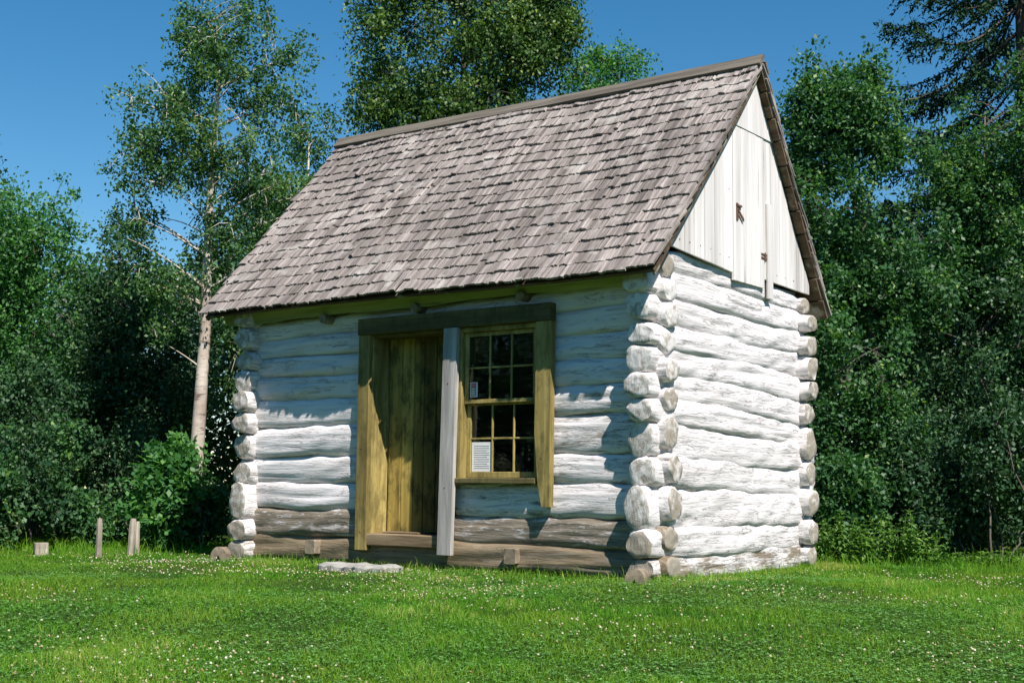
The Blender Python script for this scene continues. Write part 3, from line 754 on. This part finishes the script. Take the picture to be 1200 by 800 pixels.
def make_clover():
    rs = np.random.default_rng(2)
    x, y, dd = lawn_points(110000, rs); fn = fnoise(x, y, 9); k = fn+rs.normal(0, .35, len(x)) > -.05; x, y = x[k], y[k]; n = len(x)
    z = gz(x, y)+rs.uniform(.008, .042, n); c = np.stack([x, y, z], -1); a0 = rs.uniform(0, 6.28, n); Vs = []; Fs = []; off = 0
    for q in range(3):
        a = a0+q*2.094; d = unit(np.stack([np.cos(a), np.sin(a), rs.uniform(-.2, .5, n)], -1)); s = np.stack([-np.sin(a), np.cos(a), rs.normal(0, .2, n)], -1)
        v, f = quads(c, d, s, rs.uniform(.010, .017, n), rs.uniform(.010, .015, n)); Vs.append(v); Fs.append(f+off); off += len(v)
    T = np.tile(rs.random(n)*.9, 3)
    mat = leaf_mat('clover_leaves', (.075, .20, .045), (.17, .36, .085), None, .4, .3, .5)
    tag(npmesh('clover', np.concatenate(Vs), np.concatenate(Fs), mat, tint=T), kind='stuff')
    # flower heads
    x, y, dd = lawn_points(19000, rs); fn = fnoise(x, y, 14)+.9*np.exp(-((y+1.1)/.9)**2)*(x > -5.5)*(x < -.3)
    k = fn+rs.normal(0, .5, len(x)) > .60; x, y = x[k], y[k]; n = len(x)
    r = rs.uniform(.0045, .0085, n); z = gz(x, y)+rs.uniform(.015, .045, n)
    ph = (1+5**.5)/2; ico = unit(np.array([(-1,ph,0),(1,ph,0),(-1,-ph,0),(1,-ph,0),(0,-1,ph),(0,1,ph),(0,-1,-ph),(0,1,-ph),(ph,0,-1),(ph,0,1),(-ph,0,-1),(-ph,0,1)], float))
    icf = np.array([(0,11,5),(0,5,1),(0,1,7),(0,7,10),(0,10,11),(1,5,9),(5,11,4),(11,10,2),(10,7,6),(7,1,8),(3,9,4),(3,4,2),(3,2,6),(3,6,8),(3,8,9),(4,9,5),(2,4,11),(6,2,10),(8,6,7),(9,8,1)])
    V = (np.stack([x, y, z], -1)[:, None]+ico[None]*r[:, None, None]*(1+rs.normal(0, .12, (n, 12, 1)))).reshape(-1, 3)
    Fc = (icf[None]+(np.arange(n)*12)[:, None, None]).reshape(-1, 3)
    t = NT('clover_blossom'); t.princ(t.ramp(t.attr(), [(0., (.28, .19, .09)), (.5, (.42, .37, .22)), (1., (.60, .58, .44))]), .8, None, .1)
    tag(npmesh('clover_flowers', V, Fc, t.m, tint=np.repeat(rs.random(n), 20)), kind='stuff')
make_clover()

# ---------------------------------------------------------------- trees
LM = {}
LM['birch'] = leaf_mat('birch_leaves', (.036, .105, .042), (.110, .220, .062), (.27, .35, .09), .42, .33, .5)
LM['alder'] = leaf_mat('alder_leaves', (.028, .098, .038), (.085, .205, .060), (.22, .34, .08), .42, .33, .5)
LM['dark'] = leaf_mat('dark_leaves', (.020, .066, .030), (.058, .135, .050), (.15, .24, .08), .38, .25, .5)
LM['olive'] = leaf_mat('olive_leaves', (.032, .085, .022), (.100, .185, .035), (.28, .35, .07), .38, .3, .5)
LM['bright'] = leaf_mat('bright_leaves', (.040, .14, .045), (.10, .26, .06), (.18, .38, .08), .45, .38, .5)
LM['herb'] = leaf_mat('herb_leaves', (.06, .15, .03), (.14, .27, .05), (.22, .35, .09), .45, .35, .4)
LM['needle'] = leaf_mat('spruce_needles', (.008, .030, .014), (.022, .060, .022), (.05, .11, .03), .6, .05, .1)

def lobes_to_world(lobes, dist):
    out = []
    for l in lobes:
        px, py, rx, ry = l[:4]; dd = dist+(l[4] if len(l) > 4 else 0); c = at(px, py, dd); s = dd/F*1.02
        out.append((c, rx*s, ry*s, (l[5] if len(l) > 5 else min(rx, ry)*s*.95)))
    return out
def plant(name, label, cat, group, base_px, dist, lobes, nclus, per, leaf, mat, bark='bark', tr=.09, trunk_path=None, nbr=36, seed=1, droop=.2, cr=.22, up=.4, inner=.5, stems=1, parts=('trunk', 'crown'), aspect=.62):
    rs = np.random.default_rng(seed); r = random.Random(seed); g = ground(base_px, dist)
    root = empty(name, g, label, cat, group)
    LW = lobes_to_world(lobes, dist); vol = np.array([l[1]*l[2]*l[3] for l in LW])**.8; pr = vol/vol.sum()
    li = rs.choice(len(LW), nclus, p=pr); d = unit(rs.normal(0, 1, (nclus, 3))); rad = rs.random(nclus)**inner
    C = np.array([l[0] for l in LW])[li]; RX = np.array([l[1] for l in LW])[li]; RZ_ = np.array([l[2] for l in LW])[li]; RY_ = np.array([l[3] for l in LW])[li]
    hor = np.array([FW[0], FW[1], 0])/math.hypot(FW[0], FW[1]); rt = np.array([hor[1], -hor[0], 0])
    cen = C+rt*(d[:, 0]*RX*rad)[:, None]+hor*(d[:, 1]*RY_*rad)[:, None]+np.array([0, 0, 1.])*(d[:, 2]*RZ_*rad)[:, None]
    gn = np.zeros(nclus)
    for q in range(7):
        kv = unit(rs.normal(0, 1, (1, 3)))[0]*rs.uniform(2.2, 7.5); gn += np.sin(cen@kv+rs.uniform(0, 6.28))
    keep = (cen[:, 2] > g[2]+.12) & (gn > -1.15+rs.normal(0, .5, nclus)); cen = cen[keep]; nclus = len(cen)
    # trunk(s)
    top = max(l[0][2]+l[2]*.75 for l in LW); bb = MB(); starts = []
    for s_ in range(stems):
        if trunk_path: path = [np.array(at(px_, py_, dist)) for px_, py_ in trunk_path]; path[0] = path[0]
        else:
            tc = LW[s_ % len(LW)][0]; off = rs.normal(0, .09*stems, 2) if stems > 1 else np.zeros(2); n = 8
            path = []
            for k in range(n+1):
                t = k/n; b0 = np.array([g[0]+off[0], g[1]+off[1], g[2]-.1]); e = np.array([tc[0], tc[1], min(top, LW[0][0][2]+LW[0][2]*.5) if stems == 1 else tc[2]])
                path.append(b0*(1-t)+e*t+np.array([rs.normal(0, .022), rs.normal(0, .022), 0])*(t > 0))
        m = len(path); rr = [tr*(1-.88*k/(m-1)) for k in range(m)]
        bb.tube(path, rr, 9 if stems == 1 else 6, .5); starts.append(path)
    # limbs
    allp = [np.concatenate([np.array(path[i])+(np.array(path[i+1])-np.array(path[i]))*t for i in range(len(path)-1) for t in (0., .25, .5, .75)]).reshape(-1, 3) for path in starts]
    AP = np.concatenate(allp); nodes = []
    for k in range(min(nbr, nclus)):
        tgt = cen[r.randrange(nclus)]; cand = AP[(AP[:, 2] < tgt[2]-.1)]
        if len(cand) == 0: continue
        dd = np.linalg.norm(cand-tgt, axis=1)+.9*np.abs(cand[:, 2]-(tgt[2]-.55*np.linalg.norm(cand[:, :2]-tgt[:2], axis=1))); s0 = cand[np.argmin(dd)]
        L = np.linalg.norm(tgt-s0); mid = (s0+tgt)/2+np.array([r.gauss(0, .07), r.gauss(0, .07), .10])*L
        P = [s0*(1-t)**2+2*mid*t*(1-t)+tgt*t*t for t in np.linspace(0, 1, 7)]
        b0 = min(tr*.34, .006+.010*L); bb.tube(P, [b0*(1-.8*t) for t in np.linspace(0, 1, 7)], 5, .45, False); nodes += P[2:]
    ND = np.array(nodes) if nodes else AP
    for c in cen[::2]:
        j = np.argmin(((ND-c)**2).sum(1)); p = ND[j]; L = np.linalg.norm(c-p)
        if .02 < L < .9: bb.tube([p, (p+c)/2+np.array([0, 0, .04]), c], [.007, .005, .003], 3, .4, False)
    tk = bb.build(parts[0], M[bark], root, smooth=True, loc=None)
    for v in (tk,): v.matrix_parent_inverse = Matrix.Translation(-Vector([float(q) for q in g]))
    # leaves on small sprays
    per = int(per*1.12); cr = cr*.86; n = nclus*per; ci = np.repeat(np.arange(nclus), per)
    ax = unit(rs.normal(0, 1, (nclus, 3))*np.array([1, 1, .6])+np.array([0, 0, -droop*1.2+.1])); t = rs.random(n)**.8
    sz = cr*rs.uniform(.6, 1.35, nclus)
    off = ax[ci]*((t-.35)*2*sz[ci])[:, None]+rs.normal(0, 1, (n, 3))*(sz[ci]*.42)[:, None]
    P = cen[ci]+off; P[:, 2] -= droop*np.linalg.norm(off[:, :2], axis=1)*.5
    kk = P[:, 2] > g[2]+.03; P = P[kk]; ci = ci[kk]; n = len(P)
    dr = unit(rs.normal(0, 1, (n, 3))+ax[ci]*.5+np.array([0, 0, -droop*1.6])); nb = unit(rs.normal(0, .75, (n, 3))+np.array([0, 0, up*2.2])); sd = unit(np.cross(dr, nb))
    ln = leaf*rs.uniform(.6, 1.3, n); v, f = quads(P, dr, sd, ln, ln*aspect)
    ct = rs.normal(0, .17, nclus); T = np.clip(rs.normal(.42, .2, n)+ct[ci], 0, 1)
    cr_ = npmesh(parts[1], v-g, f, mat, root, tint=T)
    return root

GW = 'trees of the wood behind the cabin'; GS = 'shrubs along the edge of the lawn'
A = plant
# left side
A('birch_tree', 'tall white-barked birch left of the roof, its pale leaning trunk rising beside the cabin', 'birch tree', GW, 226, 16.0,
  [(255,60,62,75),(205,110,70,70),(310,110,52,65),(175,190,52,55),(255,190,75,75),(320,215,50,60),(160,270,42,45),(235,300,75,60),(290,320,55,60),(200,250,50,50),(345,70,22,50),(300,20,35,40),(215,25,30,45),(185,350,50,50)],
  1150, 40, .050, LM['birch'], 'birch', .095, [(228,600),(230,540),(236,450),(241,380),(243,300),(247,220),(252,150),(256,90),(258,45)], 60, 3, .35, .155, .5, .55)
A('alder_tree', 'leafy green tree at the far left edge of the photo, rounded top below the sky', 'tree', GW, 40, 19,
  [(35,290,75,75),(-20,330,60,80),(85,300,38,60),(60,380,80,70),(10,450,90,80),(70,240,32,30),(15,245,40,35),(50,520,90,80)], 1250, 46, .058, LM['bright'], 'bark', .09, None, 44, 5, .1, .21, .4, .5)
A('alder_tree', 'dark leafy tree between the far left tree and the birch', 'tree', GW, 140, 18.5,
  [(135,330,45,75),(170,390,60,80),(120,420,55,80),(150,480,80,80),(200,450,60,70),(140,280,24,35)], 950, 46, .056, LM['dark'], 'bark', .09, None, 44, 6, .15, .22, .4, .5)
A('birch_tree', 'small leafy birch directly behind the left end of the roof', 'birch tree', GW, 330, 19.5,
  [(365,185,38,55),(330,260,60,60),(380,250,45,60),(300,350,60,60),(345,150,18,25),(390,140,14,22),(350,330,60,60),(330,420,70,70)], 900, 46, .056, LM['birch'], 'birch', .08, None, 44, 7, .3, .22, .4, .5)
A('alder_tree', 'twiggy tree reaching in from the left edge at mid sky height', 'tree', GW, -70, 17, [(-55,180,52,60),(-70,260,60,70),(-90,380,70,90),(-80,500,80,80)], 500, 40, .055, LM['dark'], 'bark', .1, None, 40, 8, .2, .22, .4, .55)
# behind the roof
A('birch_tree', 'biggest tree, dense drooping dark crown rising behind the middle of the roof', 'birch tree', GW, 540, 19,
  [(545,40,105,80),(470,60,58,75),(620,50,62,70),(540,130,110,70),(450,130,42,60),(640,-20,48,60),(480,-40,70,60),(570,-70,90,60),(440,20,30,45),(660,20,24,50),(600,130,80,40),(520,220,120,70)], 2100, 50, .060, LM['olive'], 'bark', .16, None, 70, 9, .55, .22, .35, .5)
A('alder_tree', 'small bright green treetop showing above the ridge right of the biggest tree', 'tree', GW, 720, 21,
  [(725,75,34,30),(690,110,50,45),(758,90,22,18),(740,140,55,45),(710,200,80,70),(782,100,10,8),(700,60,20,22)], 620, 44, .058, LM['bright'], 'bark', .08, None, 36, 10, .1, .20, .4, .5)
# right side
A('willow_tree', 'tall light green bushy tree with upright twigs just right of the gable', 'tree', GW, 1000, 16.5,
  [(985,130,52,55),(940,150,30,50),(1030,150,42,50),(960,220,50,60),(1010,260,60,60),(1050,200,40,45),(980,340,60,70),(1040,340,50,70),(955,90,16,26),(1022,92,12,26),(930,200,18,30),(985,100,16,22),(1075,180,26,22),(1090,250,40,50),(1080,330,50,60)], 1550, 42, .060, LM['alder'], 'bark', .07, None, 60, 11, -.1, .17, .35, .55, stems=3)
A('alder_tree', 'leafy tree in front of the spruce at the upper right', 'tree', GW, 1150, 17.5,
  [(1155,160,42,55),(1195,120,36,50),(1120,230,50,60),(1185,230,60,80),(1110,190,26,30),(1180,330,70,80),(1120,320,50,60),(1225,160,60,80),(1235,90,40,40)], 1350, 46, .056, LM['alder'], 'bark', .10, None, 60, 12, .15, .2, .4, .5)
A('alder_tree', 'dense dark tree in the shade low on the right edge', 'tree', GW, 1160, 17,
  [(1150,430,70,80),(1200,480,80,90),(1090,480,60,80),(1130,540,80,80),(1220,380,70,80),(1210,580,80,70)], 1100, 46, .058, LM['dark'], 'bark', .09, None, 50, 13, .15, .22, .4, .5)
A('willow_tree', 'mid green leafy tree close behind the rear corner of the cabin', 'tree', GW, 1000, 15.6,
  [(985,430,45,70),(1030,450,50,70),(965,380,26,60),(1000,520,55,60),(1050,540,50,60)], 780, 44, .056, LM['alder'], 'bark', .06, None, 44, 14, .1, .19, .4, .5, stems=3)

# the spruce
def spruce(px, dist, H, label, seed, Lmax=3.2, zlow=1.0, group=GW):
    rs = np.random.default_rng(seed); g = ground(px, dist); root = empty('spruce_tree', g, label, 'spruce tree', group); bb = MB()
    bb.tube([(0,0,-.2),(0,0,H*.5),(0,0,H)], [.17,.10,.02], 10, .4)
    Vs = []; Fs = []; off = 0; z = zlow
    while z < H-.2:
        L0 = Lmax*(1-z/H)**.75*rs.uniform(.85, 1.1); nb = 6; a0 = rs.uniform(0, 6.28)
        for k in range(nb):
            a = a0+k*6.283/nb+rs.normal(0, .15); L = max(.25, L0*rs.uniform(.75, 1.15)); d = np.array([math.cos(a), math.sin(a), 0]); s = np.array([-d[1], d[0], 0])
            t = np.linspace(0, 1, 12); drop = L*.50
            P = np.array([0,0,z])+d*(t*L)[:, None]+np.array([0,0,1])*(-drop*np.sin(t*2.0)*.9+.10*L*t**3)[:, None]
            bb.tube(P, [.022*(1-.85*q) for q in t], 4, .4, False)
            nt_ = int(L/.036)
            tt = rs.uniform(.12, 1, nt_); base = np.array([np.interp(tt, t, P[:, i]) for i in range(3)]).T
            sg = rs.choice([-1, 1], nt_); bl = (.12+.38*(1-tt)**.6)*min(1, L/1.5)*rs.uniform(.6, 1.2, nt_)
            bd = unit(s[None]*sg[:, None]+d[None]*rs.uniform(.5, 1.2, (nt_, 1))+np.array([0,0,-1])*rs.uniform(.3, 1.3, (nt_, 1)))
            m = 15; u = np.tile(np.linspace(0, 1, m), nt_); bi = np.repeat(np.arange(nt_), m)
            c = base[bi]+bd[bi]*(u*bl[bi])[:, None]+rs.normal(0, .012, (len(u), 3)); c[:, 2] -= .08*u*u
            nd = unit(bd[bi]*.8+rs.normal(0, .7, (len(u), 3))+np.array([0,0,-.2])); ln = rs.uniform(.05, .10, len(u)); sd = unit(np.cross(nd, rs.normal(0, 1, (len(u), 3))))
            v, f = quads(c, nd, sd, ln, ln*.36); Vs.append(v); Fs.append(f+off); off += len(v)
            cc_ = np.repeat(P, 8, 0)+rs.normal(0, .02, (96, 3)); nd = unit(rs.normal(0, 1, (96, 3))+d); sd = unit(np.cross(nd, rs.normal(0, 1, (96, 3)))); ln = rs.uniform(.03, .06, 96)
            v, f = quads(cc_, nd, sd, ln, ln*.3); Vs.append(v); Fs.append(f+off); off += len(v)
        z += .40*rs.uniform(.85, 1.15)
    bb.build('trunk', M['bark'], root, smooth=True); n = sum(len(f) for f in Fs)
    npmesh('crown', np.concatenate(Vs), np.concatenate(Fs), LM['needle'], root, tint=np.clip(rs.normal(.4, .25, n), 0, 1))
spruce(1215, 20.5, 12.5, 'tall dark spruce at the upper right, its drooping boughs against the sky', 31, 4.9)

# undergrowth shrubs
def shrub(px, dist, lobes, label, mat, seed, nc=260, per=40, leaf=.06, cr=.15, name='shrub', **k):
    A(name, label, 'shrub', GS, px, dist, lobes, nc, per, leaf, LM[mat], 'bark', .014, None, 16, seed, k.get('droop', .1), cr, .45, .55, stems=4, parts=('stem', 'foliage'), aspect=k.get('aspect', .6))
shrub(25, 16.2, [(20,560,50,60),(0,610,45,35),(50,600,40,40)], 'dense green shrub behind the low wooden block', 'dark', 41)
shrub(-30, 15.8, [(-40,540,50,80),(-30,600,50,50)], 'broad green shrub cut by the left edge of the photo', 'alder', 42)
shrub(85, 16.4, [(85,590,38,50),(75,540,32,45),(100,620,30,25)], 'mid green shrub left of the stakes', 'alder', 43)
shrub(130, 17.2, [(135,560,38,60),(150,520,30,40)], 'dark green shrub directly behind the stakes', 'dark', 44)
shrub(190, 16.0, [(190,590,34,48),(205,550,30,40),(185,625,34,18)], 'large-leaved light green shrub right of the stakes', 'bright', 45, leaf=.085, cr=.16)
shrub(235, 16.2, [(232,600,28,40),(245,560,22,40)], 'green shrub at the foot of the birch trunk beside the cabin', 'alder', 46, nc=200)
shrub(60, 17.5, [(60,500,55,60),(20,470,50,60)], 'tall shrub filling the dark gap under the far left tree', 'dark', 47)
shrub(1000, 14.9, [(1000,590,40,50),(985,560,25,40)], 'leafy shrub beside the rear corner of the cabin', 'alder', 51)
shrub(1075, 15.2, [(1075,590,45,50),(1065,540,35,45)], 'dark shrub in the middle of the right-hand wood edge', 'dark', 52)
shrub(1160, 15.0, [(1155,490,32,65),(1165,560,42,60),(1150,430,16,30)], 'upright grey-green shrub near the right edge of the photo', 'dark', 53, nc=330, leaf=.05)
shrub(1215, 15.2, [(1215,600,45,50),(1210,540,45,60)], 'dark shrub cut by the right edge of the photo', 'dark', 54)
shrub(1120, 15.6, [(1115,600,40,40),(1120,560,40,40)], 'low dark shrub left of the upright grey-green one', 'dark', 55)

# leafy herbs along the right edge of the lawn
def herb(px, dist, h, seed, ns=4, leaf=.07):
    rs = np.random.default_rng(seed); g = ground(px, dist); bb = MB(); Vs = []; Fs = []; T = []; off = 0
    root = empty('leafy_herb', g, 'light green leafy herb in the row at the lawn edge right of the cabin', 'herb', 'leafy herbs along the lawn edge right of the cabin')
    for k in range(ns):
        a = rs.uniform(0, 6.28); ln = rs.uniform(.1, .6); hh = h*rs.uniform(.6, 1.05); b0 = np.array([rs.normal(0, .003), rs.normal(0, .003), -.03])
        t = np.linspace(0, 1, 6); P = b0+np.stack([np.cos(a)*ln*hh*t**1.6, np.sin(a)*ln*hh*t**1.6, hh*t], -1); bb.tube(P, [.004*(1-.6*q) for q in t], 4, .6, False)
        nn = int(hh/.035); tt = np.repeat(np.linspace(.15, 1, nn), 2); c = np.array([np.interp(tt, t, P[:, i]) for i in range(3)]).T
        an = np.repeat(np.arange(nn)*1.57, 2)+np.tile([0, math.pi], nn)+rs.normal(0, .3, 2*nn)
        d = unit(np.stack([np.cos(an), np.sin(an), rs.uniform(-.35, .35, 2*nn)+.6*(tt > .9)], -1)); s = unit(np.stack([-np.sin(an), np.cos(an), rs.normal(0, .25, 2*nn)], -1))
        L = leaf*rs.uniform(.6, 1.2, 2*nn)*(1.15-.5*tt); m1 = c+d*(L*.5)[:, None]; tip = c+d*L[:, None]-np.array([0, 0, 1])*(L*.35)[:, None]
        v = np.stack([c, m1+s*(L*.26)[:, None], tip, m1-s*(L*.26)[:, None]], 1).reshape(-1, 3); q = np.arange(2*nn)*4
        Vs.append(v); Fs.append(np.stack([q, q+1, q+2, q+3], -1)+off); off += len(v); T.append(rs.random(2*nn))
    bb.build('stem', LM['herb'], root); npmesh('foliage', np.concatenate(Vs), np.concatenate(Fs), LM['herb'], root, tint=np.concatenate(T))
hr = random.Random(6)
for k in range(26):
    px = 958+k*9.6+hr.uniform(-5, 5); h = .42*math.exp(-((px-990)/70)**2)+.34*math.exp(-((px-1065)/30)**2)+.20
    herb(px, 14.3+hr.uniform(-.15, .25)+.1*(k % 3), h*hr.uniform(.8, 1.1), 600+k, hr.choice([4, 5, 6]), .085)

# the far wood
def woods():
    rs = np.random.default_rng(77); nc = 5200; px = rs.uniform(-260, 1460, nc); dist = rs.uniform(21, 27, nc)
    topy = np.interp(px, [-300, 60, 110, 180, 300, 420, 600, 760, 860, 930, 1080, 1180, 1460], [330, 330, 350, 350, 300, 220, 200, 200, 250, 240, 280, 250, 200])
    zt = .687+dist*(574-topy)/F; z = rs.random(nc)**.9*zt
    a = YAW+np.arctan((px-600)/F); c = np.stack([CAM[0]+np.sin(a)*dist, CAM[1]+np.cos(a)*dist, z], -1)
    per = 34; n = nc*per; P = np.repeat(c, per, 0)+rs.normal(0, .28, (n, 3)); P[:, 2] = np.maximum(P[:, 2], -.05)
    dr = unit(rs.normal(0, 1, (n, 3))); sd = unit(np.cross(dr, rs.normal(0, .7, (n, 3))+np.array([0, 0, .8]))); ln = rs.uniform(.09, .16, n)
    v, f = quads(P, dr, sd, ln, ln*.65)
    tag(npmesh('far_wood', v, f, LM['dark'], tint=np.clip(rs.normal(.4, .2, n), 0, 1)), kind='stuff')
woods()
def woods_across():
    rs = np.random.default_rng(78); nc = 5000; a = YAW+rs.uniform(R(62), R(298), nc); dist = rs.uniform(24, 30, nc)
    z = gz(CAM[0]+np.sin(a)*24, CAM[1]+np.cos(a)*24)*0-1.0+rs.random(nc)*(7.5+1.5*np.sin(a*9)+np.sin(a*23))
    c = np.stack([CAM[0]+np.sin(a)*dist, CAM[1]+np.cos(a)*dist, z], -1)
    per = 26; n = nc*per; P = np.repeat(c, per, 0)+rs.normal(0, .5, (n, 3))
    dr = unit(rs.normal(0, 1, (n, 3))); sd = unit(np.cross(dr, rs.normal(0, .7, (n, 3))+np.array([0, 0, .8]))); ln = rs.uniform(.25, .45, n)
    v, f = quads(P, dr, sd, ln, ln*.7)
    tag(npmesh('far_wood', v, f, LM['dark'], tint=np.clip(rs.normal(.4, .2, n), 0, 1)), kind='stuff')
woods_across()
